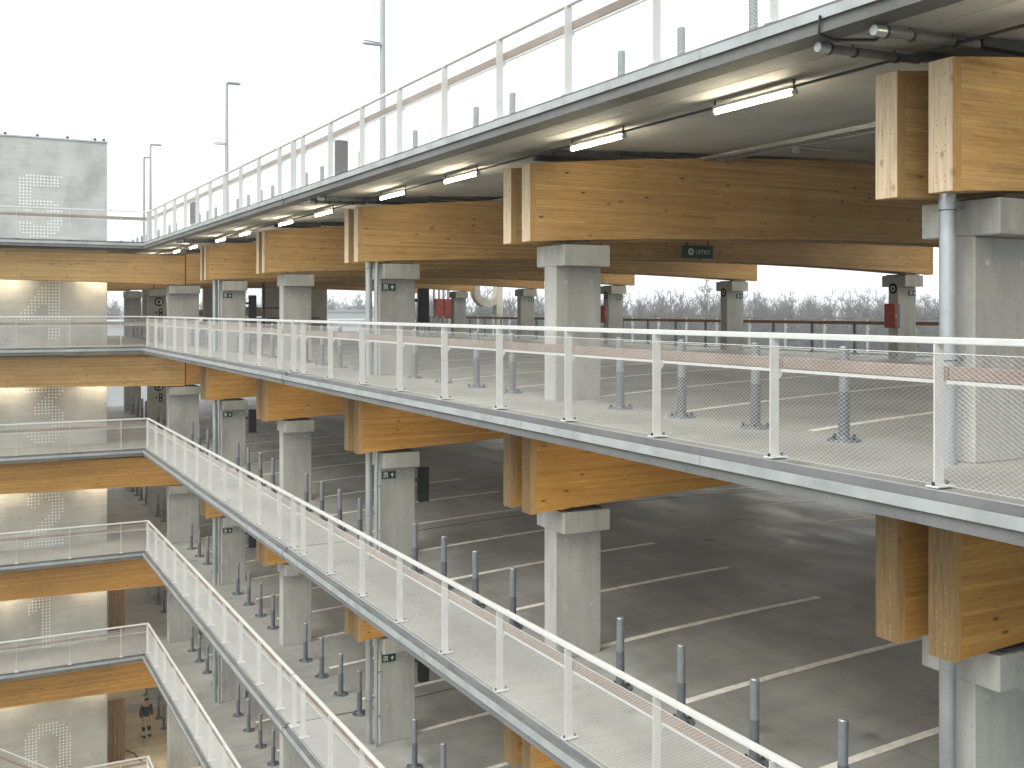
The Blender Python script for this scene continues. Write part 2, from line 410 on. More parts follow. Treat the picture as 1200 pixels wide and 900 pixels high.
# ------------------------------------------------------------------ columns
def col_mesh_shaft(h, x1): 
    b = MB(); b.cbox((0, 0, 0), (x1, .34, h), M['column'], .015); return b.mesh('shaft')
shafts = {}
COLS = {}
def column(L, k, far, label):
    z0 = floor_z(L, 7.8); top = FLOOR[L + 1] - .255 - .20 - 1.11
    zt = top - .03
    x0 = 22.8 if far else 7.85; wx = .7 if far else .79
    if k == 5 and not far: x0, wx = 7.45, 1.15
    t = empty('concrete_column', (x0, colY(k), z0))
    key = (L, wx)
    if key not in shafts:
        h = zt - z0 - .31
        c = MB(); c.cbox((0, -.25, h), (wx, .57, h + .31), M['column'], .012)
        shafts[key] = (col_mesh_shaft(h - .002, wx), c.mesh('cap'))
    sm, cm = shafts[key]
    if not far and k < 5:
        tp = MB()
        for zz in (.75, 1.75):
            for xx in (.17, wx - .17): tp.tube((xx, .0, zz), (xx, -.003, zz), .028, M['plug'], 12)
        link('tie_plugs', tp.mesh('tie_plugs'), t)['kind'] = 'stuff'
    link('shaft', sm, t); link('cap', cm, t)
    p = MB(); p.box((.12, -.2, zt - z0 + .001), (wx - .1, .52, zt - z0 + .028), M['rubber']); p.obj('bearing_pad', t)
    setp(t, label, 'column', 'concrete columns carrying the timber beams'); COLS[L, k, far] = t
    return t
KPOS = ['nearest the camera', 'second from camera', 'third from camera', 'fourth from camera',
        'fifth from camera', 'broad one at the corner', 'just behind the corner', 'farthest back']
for L in (4, 3, 2, 1, 0):
    for k in range(8):
        if L == 4 or seen((8, colY(k), FLOOR[L] + 3.), 120) or k >= 1:
            if project((7.9, colY(k), FLOOR[L] + 2.3))[1] < 960:
                column(L, k, False, 'grey courtyard column with T-shaped head on %s, %s' % (NAME[L], KPOS[k]))
    if L >= 3:
        for k in range(1, 8):
            column(L, k, True, 'grey concrete column of the outer row on %s, %s counted from right' % (NAME[L], ORD[k - 1]))

# vertical drain pipes beside every second column
for L in (4, 3, 2, 1, 0):
    for k in (0, 2, 4):
        if (L, k, False) not in COLS: continue
        z0 = floor_z(L, 7.6); z1 = FLOOR[L + 1] - .70; yk = colY(k) + .12
        t = empty('drain_pipe', (7.66, yk, z0))
        b = MB(); b.tube((0, 0, 0), (0, 0, z1 - z0), .07, M['galv'], 16); b.obj('pipe', t)
        for h in (.9, 2.2):
            c = MB(); c.tube((0, 0, h), (0, 0, h + .09), .077, M['galv'], 16)
            c.tube((0, 0, h - .004), (0, 0, h + .004), .079, M['dark'], 16); c.box((.06, -.02, h + .02), (.19, .02, h + .05), M['galv']); c.obj('pipe_collar', t)
        setp(t, 'thick galvanised drain pipe on %s, at the column %s' % (NAME[L], KPOS[k]), 'pipe', 'galvanised pipes on the columns')
        if k in (2, 4):
            t = empty('conduit_pipe', (7.74, yk - .24, z0))
            b = MB(); b.tube((0, 0, 0), (0, 0, z1 - z0), .032, M['galv'], 10); b.obj('pipe', t)
            for h in (.6, 1.5, 2.4):
                c = MB(); c.box((-.02, -.045, h), (.1, .045, h + .03), M['galv']); c.obj('pipe_clip', t)
            setp(t, 'thin galvanised conduit pipe on %s, at the column %s' % (NAME[L], KPOS[k]), 'pipe', 'galvanised pipes on the columns')

# ------------------------------------------------------------------ timber beams
def beam_part(x0, x1, w_, both=True, mat='glulam'):
    """one glulam, cambered; local z=0 is the underside at the support"""
    b = MB(); n = 24; vs = []
    def bot(x): return crown(x, .21, 8.3)
    def top(x): return 1.1 + crown(x, .46, 8.3) * 1.
    a = x0 + (.10 if both else 0); e = x1 - .10
    for i in range(n + 1):
        x = a + (e - a) * i / n
        for y, z in ((0, bot(x)), (w_, bot(x)), (w_, top(x)), (0, top(x))): vs.append((x, y, z))
    fs = []
    for i in range(n):
        o = 4 * i
        for j in range(4): fs.append((o + j, o + 4 + j, o + 4 + (j + 1) % 4, o + (j + 1) % 4))
    b.add(vs, fs + [(0, 1, 2, 3), (4 * n, 4 * n + 3, 4 * n + 2, 4 * n + 1)], M[mat])
    return b.mesh('glulam')
def end_board(w_, right=False, mat='glulam_end'):
    b = MB(); x = (.0, .099)
    b.box((x[0], -.004, -.004), (x[1], w_ + .004, 1.104), M['board_side'])
    xx = 0 if not right else .099
    s_ = -1 if not right else 1
    b.box((min(xx, xx + s_ * .004), .0, .0), (max(xx, xx + s_ * .004), w_, 1.1), M[mat])
    return b.mesh('end_board')
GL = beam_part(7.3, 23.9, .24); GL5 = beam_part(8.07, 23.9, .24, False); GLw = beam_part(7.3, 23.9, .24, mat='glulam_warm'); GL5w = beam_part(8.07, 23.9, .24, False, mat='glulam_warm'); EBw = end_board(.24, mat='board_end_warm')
EB = end_board(.24); EBR = end_board(.24, True)
def plugs():
    b = MB()
    for z in (.08, .13, .33, .38, .56, .60, .80, .98):
        for y in (.07, .16):
            b.tube((-.0075, y, z), (-.0035, y, z), .0065, M['board_side'], 6)
    return b.mesh('screw_plugs')
PL = plugs()
BPOS = ['nearest the camera', 'second from camera', 'third from camera', 'fourth from camera', 'fifth from camera', 'at the inner corner',
        'behind the inner corner', 'last before the far end']
for L in (5, 4, 3, 2, 1):
    zb = FLOOR[L] - .255 - .20 - 1.11
    for k in range(0, 8):
        y = 6.05 + S * k
        if L < 3 and k == 0 and not seen((7.3, y, zb + 1), 100): continue
        if L < 3 and project((8, y, zb + 1.1))[1] > 950: continue
        t = empty('timber_beam', (0, y, zb))
        five = k >= 5
        for off in (0, .58):
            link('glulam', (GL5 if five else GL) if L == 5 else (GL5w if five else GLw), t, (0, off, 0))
            if not five: 
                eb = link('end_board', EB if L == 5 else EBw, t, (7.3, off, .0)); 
                if k < 3: p = link('screw_plugs', PL, eb); p['kind'] = 'stuff'
            link('end_board', EBR, t, (23.8, off, .0))
        sp = MB()
        for x in ([7.9, 8.5] if not five else [8.5]) + [11.5, 15.6, 19.7, 23.3]:
            zt = crown(x, .21, 8.3); zz = 1.1 + crown(x, .46, 8.3)
            sp.box((x - .03, .24, zt + .12), (x + .03, .58, zz - .15), M['timber'])
        sp.obj('spacer_block', t)
        # packing strip between beam and deck
        ps = MB(); n = 14
        for i in range(n):
            xa = 7.75 + (23.4 - 7.75) * i / n if not five else 8.2 + (23.4 - 8.2) * i / n
            xb = xa + (23.4 - 7.75) / n - .02 if not five else xa + (23.4 - 8.2) / n - .02
            z0 = 1.1 + max(crown(xa, .46, 8.3), crown(xb, .46, 8.3)) + .002; z1 = 1.31 + min(crown(xa, .25, 8.3), crown(xb, .25, 8.3))
            if z1 - z0 > .01: ps.box((xa, .06, z0), (xb, .16, z1), M['dark']); ps.box((xa, .64, z0), (xb, .74, z1), M['dark'])
        ps.obj('steel_packing', t)
        setp(t, 'pair of cambered timber beams under %s, %s' % (NAME[L], BPOS[k]), 'beam', 'laminated timber beams across the parking wing')
# left wing beams along X, butting to the corner column
for L in (5, 4, 3, 2, 1):
    zb = FLOOR[L] - .255 - .20 - 1.11
    for k in (5, 6, 7):
        y = 6.05 + S * k
        xl = -13 if k == 5 else 5.6
        t = empty('timber_beam', (0, y, zb))
        for off in (0, .58):
            b = MB(); n = 18; vs = []
            for i in range(n + 1):
                x = xl + (8.02 - xl) * i / n; c = .16 * max(0, 1 - ((x + 2.5) / 10.5) ** 2) if k == 5 else 0
                for yy, z in ((0, c), (.24, c), (.24, 1.1 + c), (0, 1.1 + c)): vs.append((x, yy, z))
            fs = [(0, 1, 2, 3), (4 * n, 4 * n + 3, 4 * n + 2, 4 * n + 1)]
            for i in range(n):
                o = 4 * i
                for j in range(4): fs.append((o + j, o + 4 + j, o + 4 + (j + 1) % 4, o + (j + 1) % 4))
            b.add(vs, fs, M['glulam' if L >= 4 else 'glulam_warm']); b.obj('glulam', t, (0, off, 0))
        b = MB(); b.box((8.022, .02, 0), (8.068, .8, 1.09), M['dark']); b.obj('joint_plate', t)
        setp(t, ('timber beam along the edge of the left wing under %s' if k == 5 else
                 'timber beam inside the left wing, ' + ('first' if k == 6 else 'second') + ' behind the edge beam, under %s') % NAME[L], 'beam', 'laminated timber beams of the left wing')

# ------------------------------------------------------------------ railings
def wire_mesh(length, h=.985, dw=.058, dh=.036, r=.00105):
    """woven diamond netting: two crossing families of fine wires in the local YZ plane"""
    v = []; f = []
    sl_ = dh / dw
    for fam in (1, -1):
        k0 = -int(h / dh) - 2; k1 = int(length / dw) + int(h / dh) + 3
        for k in range(k0, k1):
            # line: z = fam*sl*(y - k*dw) , clipped
            y0_, z0_ = k * dw, 0.
            # parametric in z from 0..h
            pts = []
            ya = y0_ + fam * 0; yb = y0_ + fam * h / sl_
            a, c = (ya, 0.), (yb, h)
            if a[0] > c[0]: a, c = c, a
            if c[0] <= 0 or a[0] >= length: continue
            def at(y):
                t = (y - a[0]) / (c[0] - a[0]); return (y, a[1] + (c[1] - a[1]) * t)
            p = at(0.) if a[0] < 0 else a; q = at(length) if c[0] > length else c
            if abs(p[0] - q[0]) < .01: continue
            x = .0012 * fam
            o = len(v)
            for (y, z) in (p, q):
                v += [(x - r, y, z), (x + r * .7, y, z + r), (x + r * .7, y, z - r)]
            f += [(o, o + 1, o + 4, o + 3), (o + 1, o + 2, o + 5, o + 4), (o + 2, o, o + 3, o + 5)]
    me = bpy.data.meshes.new('wire_mesh'); me.from_pydata(v, [], f); me.materials.append(M['wire']); return me
wcache = {}
def wm(length):
    key = round(length, 2)
    if key not in wcache: wcache[key] = wire_mesh(key)
    return wcache[key]
b = MB(); b.box((-.055, -.006, .015), (.045, .006, 1.07), M['white'])
b.add([(.045, -.004, .80), (.085, -.004, .80), (.085, -.004, .74), (.045, -.004, .70), (.045, .004, .80), (.085, .004, .80), (.085, .004, .74), (.045, .004, .70)],
      [(0, 1, 2, 3), (7, 6, 5, 4), (0, 4, 5, 1), (1, 5, 6, 2), (2, 6, 7, 3)], M['white'])
POST = b.mesh('post')
b = MB(); b.cbox((-.085, -.055, .0), (.115, .055, .014), M['white'], .003); FOOT = b.mesh('foot_plate')
b = MB()
for x in (.085, -.065): b.tube((x, 0, .014), (x, 0, .04), .014, M['dark'], 6)
BOLT = b.mesh('bolt')
pcache = {}
def railing(L, origin, rz, posts, label, total=None, inner=True):
    t = empty('railing', origin, rz)
    for p in posts:
        po = link('post', POST, t, (0, p, 0), (random.gauss(0, .003), random.gauss(0, .002), random.gauss(0, .02))); fo = link('foot_plate', FOOT, po)
        if seen((origin[0], origin[1] + p, origin[2])) and L in (4, 3) : link('bolt', BOLT, po)
    a, e = posts[0] - .012, posts[-1] + .012
    b = MB(); b.cbox((-.03, a, 1.07), (.035, e, 1.12), M['white'], .006); b.obj('handrail', t)
    b = MB(); b.tube((-.06, a, 1.0), (-.06, e, 1.0), .003, M['wire'], 5); b.tube((-.06, a, .03), (-.06, e, .03), .0016, M['wire'], 5); b.obj('edge_cable', t)
    for i, (p, q) in enumerate(zip(posts, posts[1:])):
        ln = round(q - p, 2)
        if ln not in pcache:
            b = MB(); b.cbox((.052, -.03, .80), (.098, ln - .035, .90), M['rail_wood'], .006); wd = b.mesh('wooden_rail')
            b = MB(); b.box((.058, .006, .768), (.088, ln - .006, .796), M['white']); br = b.mesh('lower_bar')
            pcache[ln] = (wd, br)
        wd, br = pcache[ln]
        link('wooden_rail', wd, t, (0, p, 0)); link('lower_bar', br, t, (0, p, 0))
        w_ = link('wire_mesh', wm(ln), t, (-.061, p, .02)); w_['kind'] = 'stuff'
    setp(t, label, 'railing', 'white railings with wire netting along the deck edges')
    return t
near = [5.55 + 1.795 * j for j in range(-1, 10)] + [22.36]
farp = [22.45, 23.5] + [23.5 + 1.79 * j for j in range(1, 10)] + [41.35]
leftp = [0, .95, 2.7, 4.45, 6.2, 7.95, 9.7, 11.45]
XR = XE + .20
for L in (5, 4, 3, 2, 1, 0):
    z = FLOOR[L] + .012
    nn = NAME[L]
    if L >= 2: railing(L, (XR, 0, z), 0, near if L >= 3 else near[-5:], 'white netted railing on %s, stretch nearest the camera' % nn)
    if L >= 1: railing(L, (XR, 0, z), 0, farp, 'white netted railing on %s, far stretch up to the courtyard corner' % nn)
    else: railing(L, (XR, 0, z), 0, farp[-5:], 'short white netted railing beside the corner opening on the ground floor')
    railing(L, (XR, 41.35, z), R(90), leftp, 'white netted railing on %s, running along the left wing' % nn)
# outer side railing with dark posts behind it (only the open floor 4 shows it)
for L in (4,):
    posts = [9.2 + 1.8 * j for j in range(28)]
    z = FLOOR[L] + .012
    t = empty('railing', (24.72, 0, z))
    for p in posts:
        po = link('post', POST, t, (0, p, 0)); link('foot_plate', FOOT, po)
    b = MB(); b.cbox((-.03, posts[0], 1.07), (.02, posts[-1], 1.10), M['white'], .006); b.obj('handrail', t)
    setp(t, 'white railing along the outer edge of the top covered floor, facing the wood', 'railing')
    t = empty('crash_barrier', (24.3, 0, z))
    dp = MB(); dp.box((-.03, -.04, 0), (.03, .04, .93), M['sleeve']); dpm = dp.mesh('post')
    db = MB(); db.cbox((-.1, -.16, 0), (.1, .16, .02), M['dark'], .004); dbm = db.mesh('foot_plate')
    for p in posts:
        po = link('post', dpm, t, (0, p + .1, 0)); link('foot_plate', dbm, po)
    for i in range(0, 26, 2):
        b = MB(); b.cbox((-.07, posts[i] + .11, .90), (-.02, posts[i + 2] + .09, 1.0), M['timber'], .006); b.obj('wooden_rail', t)
    setp(t, 'brown wooden guard rail on dark posts along the outer edge, facing the wood', 'barrier')
    b = MB(); b.box((24.55, 8, 0), (24.9, 59, .06), M['white']); setp(b.obj('edge_kerb', loc=(0, 0, FLOOR[L] + .002)), 'low white kerb under the outer railing of the top covered floor', 'kerb')

# ------------------------------------------------------------------ bollards
b = MB(); b.tube((0, 0, .50), (0, 0, .955), .052, M['bollard'], 16); b.tube((0, 0, .955), (0, 0, .968), .052, M['galv'], 16, .040); BP = b.mesh('post')
b = MB(); b.tube((0, 0, .03), (0, 0, .505), .058, M['sleeve'], 16, .056); b.tube((0, 0, .025), (0, 0, .06), .075, M['sleeve'], 16, .06); BS = b.mesh('sleeve')
b = MB(); b.tube((0, 0, 0), (0, 0, .025), .175, M['sleeve'], 20, .165)
for a in range(4):
    x, y = .135 * math.cos(a * 1.571 + .5), .135 * math.sin(a * 1.571 + .5); b.tube((x, y, .025), (x, y, .06), .016, M['dark'], 6)
BB = b.mesh('base_plate')
proto = None
bays = ['the nearest bay group', 'the second bay group', 'the third bay group', 'the fourth bay group', 'the fifth bay group', 'the corner bay group', 'the farthest bay group']
for L in (5, 4, 3, 2, 1, 0):
    for k in range(0, 7):
        for j, off in enumerate((-2.03, -.68, .68, 2.03)):
            y = 6.44 + 3.6 + S * k + off
            base = (8.05 + random.uniform(-.015, .015), y, floor_z(L, 8.05))
            if L == 0 and k < 5: continue
            if not (seen(base, 5) or seen((8.05, y, base[2] + .95), 5)): continue
            if proto is None:
                proto = o = empty('bollard', base)
                link('sleeve', BS, o); link('post', BP, o); link('base_plate', BB, o)
            else:
                o = copy_tree(proto); o.location = base
            o.rotation_euler = (random.uniform(-.01, .01), random.uniform(-.01, .01), random.uniform(0, 6.28))
            setp(o, 'grey bollard on %s, %s of four in %s' % (NAME[L], ORD[j], bays[k]), 'bollard', 'grey bollards at the head of the parking bays')

# ------------------------------------------------------------------ ceiling lamps
b = MB(); b.tube((0, -.6, 0), (0, .6, 0), .023, M['lamp'], 10); LT = b.mesh('lamp_tube')
b = MB(); b.box((-.04, -.62, .03), (.04, .62, .065), M['lamp_body']); b.tube((0, -.65, 0), (0, -.601, 0), .03, M['lamp_body'], 10); b.tube((0, .601, 0), (0, .65, 0), .03, M['lamp_body'], 10)
for y in (-.62, .62): b.box((-.008, y - .01, .0), (.008, y + .01, .13), M['dark'])
LB = b.mesh('lamp_housing')
def lamp(L, x, y, rz, label, drop=0):
    z = FLOOR[L] - .255 - .13 - drop + (crown(x, .25, 8.3) if x > 7.3 else 0)
    t = empty('ceiling_lamp', (x, y, z), rz); link('lamp_tube', LT, t); link('lamp_housing', LB, t)
    setp(t, label, 'lamp', 'long ceiling lamps')
for L in (5, 4, 3, 2, 1):
    for k in range(-1, 8):
        for j, off in enumerate((-1.52, 1.52)):
            y = 6.44 + 3.77 + S * k + off
            if y > 59 or y < 2: continue
            if L < 5 and k < 0: continue
            side = 'nearer' if j == 0 else 'farther'
            bay = 'past the %s beam' % ORD[k] if k >= 0 else 'before the first beam'
            lamp(L, 7.45, y, 0, 'lit tube lamp under %s, %s of two %s' % (NAME[L], side, bay))
    if L >= 3:  # unseen outer lamp row, added to brighten the far beams
        for k in range(0, 7):
            for j, off in enumerate((-1.52, 1.52)):
                lamp(L, 23.7, 6.44 + 3.77 + S * k + off, 0, 'added outer row lamp under %s, %s of two past the %s beam' % (NAME[L], 'nearer' if j == 0 else 'farther', ORD[k]))
    for x, w_ in ((5.0, 'right'), (1.9, 'middle'), (-1.2, 'left'), ):
        lamp(L, x, 43.2, R(90), 'lit lamp by the tower under %s, %s of three' % (NAME[L], w_), .95)
# lamp cable rod under the roof deck
t = empty('lamp_conduit', (7.45, 0, FLOOR[5] - .255 - .065))
b = MB(); b.box((-.012, 2, -.012), (.012, 41, .012), M['dark']); b.obj('rod', t)
setp(t, 'thin dark conduit linking the ceiling lamps under the roof deck', 'conduit')
# cable tray
t = empty('cable_tray', (10.5, 0, FLOOR[5] - .255 + crown(10.5, .25, 8.3) - .13))
b = MB(); b.box((-.15, 3, 0), (-.147, 22, .06), M['galv']); b.box((.147, 3, 0), (.15, 22, .06), M['galv']); b.obj('side_rail', t)
rg = MB(); rg.box((-.146, -.012, .005), (.146, .012, .012), M['galv']); rgm = rg.mesh('rung')
for i in range(120): link('rung', rgm, t, (0, 3.1 + i * .15, 0))
setp(t, 'galvanised ladder cable tray under the roof deck beyond the nearest beams', 'cable tray')
# horizontal ceiling pipes near the first and third beams
for (x0, y, x1, r, lab, z) in [(6.62, yy + 14.4 * i, 7.72, .04, 'grey capped ceiling pipe above the %s beam pair, %s one' % (ORD[2 * i], w_), -.065) for i in range(3) for yy, w_ in ((6.15, 'front'), (6.77, 'rear'))]:
    t = empty('ceiling_pipe', (x0, y, FLOOR[5] - .255 + z))
    b = MB(); b.tube((0, 0, 0), (x1 - x0, 0, crown(x1, .25, 8.3)), r, M['ceilpipe'], 14); b.obj('pipe', t)
    b = MB(); b.tube((-.11, 0, 0), (0, 0, 0), r * 1.05, M['pipe'], 14, r * 1.25); b.tube((0, 0, 0), (.03, 0, 0), r * 1.35, M['dark'], 14); b.obj('end_cap', t)
    for d in (.3, .8):
        c = MB(); c.tube((d, 0, crown(x0 + d, .25, 8.3) - r), (d, 0, crown(x0 + d, .25, 8.3) + .12), .008, M['dark'], 6); c.tube((d, 0, crown(x0 + d, .25, 8.3)), (d + .03, 0, crown(x0 + d, .25, 8.3)), r * 1.12, M['dark'], 14); c.obj('pipe_hanger', t)
    setp(t, lab, 'pipe', 'pipes hung under the roof deck')
# bent cable from deck edge
cu = MB(); pts = [(6.335, 6.56, 2.43), (6.36, 6.60, 2.286), (6.62, 6.68, 2.286), (6.93, 6.52, 2.287), (6.70, 6.19, 2.27)]
for p, q in zip(pts, pts[1:]): cu.tube(p, q, .012, M['dark'], 6)
setp(cu.obj('drip_cable'), 'bent dark cable crossing from the deck edge to the nearest ceiling pipe', 'cable')
# small dome detector
t = empty('smoke_detector', (11.3, 12.2, FLOOR[5] - .255 + crown(11.3, .25, 8.3)))
b = MB(); b.tube((0, 0, -.1), (0, 0, 0), .07, M['white'], 14, .05); b.obj('housing', t)
b = MB(); b.box((.05, -.012, -.03), (1.4, .012, -.01), M['lamp_body']); b.obj('arm', t)
setp(t, 'small white dome detector under the roof deck near the cable tray', 'detector')

# ------------------------------------------------------------------ numbered concrete tower
TX0, TX1, TY0, TY1 = -6.0, 5.42, 43.75, 51.0
t = empty('concrete_tower', (0, TY0, FLOOR[0]))
TOP = 6.55
tops = [0] + [FLOOR[L] - .26 - FLOOR[0] for L in (1, 2, 3, 4, 5)] + [TOP - FLOOR[0]]
b = MB(); b.cbox((TX0, 0, -.1), (TX1, TY1 - TY0, 3.35), M['wall'], .02); b.obj('wall_base', t)
b = MB(); b.cbox((TX0, 0.01, 3.365), (TX1, TY1 - TY0, TOP - FLOOR[0] - .06), M['wall'], .02); b.obj('wall', t)
b = MB(); b.box((TX0 - .03, -.03, TOP - FLOOR[0] - .058), (TX1 + .03, TY1 - TY0 + .03, TOP - FLOOR[0]), M['galv']); b.obj('coping', t)
for x in (-1.5, .1, 1.85, 2.95, 4.0, 4.98, 5.3):
    b = MB(); b.box((x - .05, .0, TOP - FLOOR[0]), (x + .05, .12, TOP - FLOOR[0] + .09), M['dark']); b.obj('roof_clip', t)
DIG = {
5: ['..###########', '############.', '############.', '############.', '####.........', '####.........', '####.........', '####.........', '##########...', '############.', '.############', '..##....#####', '.........####', '.........####', '.........####', '####....#####', '############.', '############.', '.##########..', '...######....'],
4: ['.........##...', '........####..', '.......#####..', '......######..', '.....#######..', '.....#######..', '....########..', '...#########..', '...#########..', '..####..####..', '.####...####..', '####....####..', '###.....####..', '##############', '##############', '##############', '........####..', '........####..', '........####..', '........###...'],
3: ['############', '############', '############', '.......####.', '......####..', '.....####...', '....#####...', '...#######..', '...########.', '...#########', '........####', '........####', '.........###', '........####', '####....####', '#####..#####', '.##########.', '..########..', '...######...', '............'],
2: ['....######..', '..#########.', '.##########.', '.####..#####', '.####...####', '..##....####', '........####', '........####', '.......####.', '......#####.', '.....#####..', '....#####...', '...#####....', '..#####.....', '.####.......', '############', '############', '############', '############', '............'],
1: ['....###', '...####', '.######', '#######', '#######', '###.###', '#...###', '....###', '....###', '....###', '....###', '....###', '....###', '....###', '....###', '....###', '....###', '....###', '....###', '....###'],
0: ['....######....', '..##########..', '.############.', '.#####..#####.', '#####....#####', '####......####', '####......####', '####......####', '####......####', '####......####', '####......####', '####......####', '####......####', '####......####', '#####....#####', '.#####..#####.', '.############.', '..##########..', '....######....', '..............']}
pos0 = {5: (23.5, 205), 4: (25, 326), 3: (29, 452), 2: (29, 577), 1: (34, 698), 0: (30, 853)}
for L, rows in DIG.items():
    u, v = pos0[L]; q = (u - 600) / F; cy, sy = math.cos(YAW), math.sin(YAW)
    yw = TY0 - .006; dep = yw / (cy - q * sy); xw = dep * (sy + q * cy); zw = (Y0 - v) * dep / F
    b = MB(); ft = .119
    for r_, row in enumerate(rows):
        for c_, ch in enumerate(row):
            if ch == '#':
                x = xw + c_ * ft; z = zw - FLOOR[0] - r_ * ft; rr = .031
                b.add([(x + rr * math.cos(a), -.006, z + rr * math.sin(a)) for a in [i * math.pi / 3 for i in range(6)]] +
                      [(x + rr * math.cos(a), .015, z + rr * math.sin(a)) for a in [i * math.pi / 3 for i in range(6)]],
                      [(0, 1, 2, 3, 4, 5)] + [(i, (i + 1) % 6, 6 + (i + 1) % 6, 6 + i) for i in range(6)], M['dot'])
    o = b.obj('numeral', t); o['label'] = 'numeral %d made of white dots on the wall' % L; o['kind'] = 'stuff'
setp(t, 'tall pale concrete stair tower with dotted numerals from 0 to 5 on its wall', 'tower')

# rough timber board stacks beside the tower
for L, h in ((1, 3.4), (0, 2.4)):
    t = empty('timber_screen', (5.55, 44.25, FLOOR[L]))
    for i in range(4):
        b = MB(); b.cbox((i * .15, random.uniform(0, .03), 0), (i * .15 + .14, .1 + random.uniform(0, .03), h), M['timber'], .008); b.obj('board', t)
    setp(t, 'upright brown timber boards beside the tower on %s' % NAME[L], 'boards')

# ------------------------------------------------------------------ signs, displays, cabinets
def text_mesh(s, size, m):
    cu = bpy.data.curves.new('t', 'FONT'); cu.body = s; cu.size = size; cu.align_x = 'LEFT'; cu.extrude = .002
    o = bpy.data.objects.new('t', cu); COL.objects.link(o)
    dg = bpy.context.evaluated_depsgraph_get(); me = bpy.data.meshes.new_from_object(o.evaluated_get(dg))
    bpy.data.objects.remove(o); me.materials.clear(); me.materials.append(m); return me
t = empty('exit_sign', (15.2, 20.14, 1.235))
b = MB(); b.cbox((0, 0, 0), (.86, .09, .30), M['green'], .006); b.obj('sign_board', t)
link('lettering', text_mesh('UITRIT', .15, M['signwhite']), t, (.34, -.006, .095), (R(90), 0, 0))
b = MB(); seg = 18
def ring(b, cx, cz, r0, r1, y, m):
    vs = []
    for i in range(seg):
        a = 2 * math.pi * i / seg; vs += [(cx + r0 * math.cos(a), y, cz + r0 * math.sin(a)), (cx + r1 * math.cos(a), y, cz + r1 * math.sin(a))]
    b.add(vs, [(2 * i, 2 * i + 1, (2 * i + 3) % (2 * seg), (2 * i + 2) % (2 * seg)) for i in range(seg)], m)
def disc(b, cx, cz, r, y, m): b.add([(cx + r * math.cos(2 * math.pi * i / seg), y, cz + r * math.sin(2 * math.pi * i / seg)) for i in range(seg)], [tuple(range(seg))], m)
def arrow(b, cx, cz, s_, y, m, up=1):
    b.add([(cx, y, cz + up * s_), (cx - s_, y, cz), (cx + s_, y, cz)], [(0, 1, 2)], m)
    b.add([(cx - s_ * .3, y, cz), (cx + s_ * .3, y, cz), (cx + s_ * .3, y, cz - up * s_ * .9), (cx - s_ * .3, y, cz - up * s_ * .9)], [(0, 1, 2, 3)], m)
disc(b, .2, .15, .085, -.006, M['signwhite']); arrow(b, .2, .145, .05, -.012, M['green'], 1)
b.obj('arrow_emblem', t)
b = MB(); b.box((.1, .03, .3), (.13, .06, .5), M['dark']); b.box((.73, .03, .3), (.76, .06, .5), M['dark']); b.obj('bracket', t)
setp(t, 'dark green UITRIT sign with a white arrow emblem hanging from a beam over the lane', 'sign')
def escape_sign(x, y, z, label, s_=.22):
    t = empty('escape_sign', (x, y, z)); b = MB(); b.cbox((0, -.02, 0), (s_ * 1.35, -.001, s_ * .68), M['green'], .003); b.obj('sign_board', t)
    e = MB(); m = M['signwhite']; yy = -.024
    h = s_ * .68
    e.add([(.03, yy, .02), (.12, yy, .02), (.12, yy, h - .02), (.03, yy, h - .02), (.045, yy, .02), (.105, yy, .02), (.105, yy, h - .035), (.045, yy, h - .035)], [(0, 4, 7, 3), (5, 1, 2, 6), (7, 6, 2, 3)], m)
    disc(e, .075, h * .72, .013, yy, m)
    e.add([(.06, yy, h * .62), (.09, yy, h * .62), (.085, yy, h * .38), (.065, yy, h * .38)], [(0, 1, 2, 3)], m)
    e.add([(.065, yy, h * .38), (.078, yy, h * .38), (.06, yy, .03), (.045, yy, .03)], [(0, 1, 2, 3)], m)
    e.add([(.075, yy, h * .38), (.087, yy, h * .38), (.1, yy, .05), (.09, yy, .04)], [(0, 1, 2, 3)], m)
    e.obj('running_figure', t)['kind'] = 'stuff'
    e = MB(); arrow(e, s_ * 1.0, h * .5, .045, yy, m); e.obj('arrow', t)
    setp(t, label, 'sign', 'green escape route signs on the columns')
for L in (4, 3, 2):
    for k in (2, 4):
        if (L, k, False) in COLS:
            zt = FLOOR[L + 1] - 1.565 - .34 - .04
            escape_sign(7.90, colY(k), zt - .2, 'small green escape sign on %s, on the column %s' % (NAME[L], KPOS[k]), .22)
for k in (2, 3, 4, 5):
    escape_sign(23.2, colY(k), FLOOR[5] - 1.565 - .34 - .24, 'small green escape sign on the %s outer column of the top covered floor' % ORD[k - 1], .2)
def pictos(x, y, z, label, face='Y'):
    t = empty('wall_marking', (x, y, z), 0 if face == 'Y' else R(-90)); m = M['black']
    b = MB(); disc(b, .0, .0, .2, -.003, m); b.obj('round_mark', t)
    w_ = MB(); ring(w_, 0, .0, .08, .11, -.006, M['signwhite']); w_.box((.10, -.007, -.12), (.13, -.004, .1), M['signwhite']); w_.obj('round_symbol', t)
    b = MB(); b.add([(0, -.003, -.68), (.16, -.003, -.68), (.16, -.003, -.3), (0, -.003, -.3)], [(0, 1, 2, 3)], m); arrow(b, -.1, -.48, .07, -.003, m); b.obj('lift_mark', t)
    w_ = MB(); arrow(w_, .08, -.40, .04, -.006, M['signwhite']); arrow(w_, .08, -.58, .04, -.006, M['signwhite'], -1); w_.obj('lift_symbol', t)
    setp(t, label, 'marking', 'black round markings on the columns')
for L in (4, 3):
    pictos(8.3, colY(6) - .006, FLOOR[L] + 1.72, 'black round symbol and lift mark behind the corner column on %s' % NAME[L])
pictos(23.2, colY(7) - .006, FLOOR[4] + 1.75, 'black round symbol and lift mark on the farthest outer column of the top covered floor')
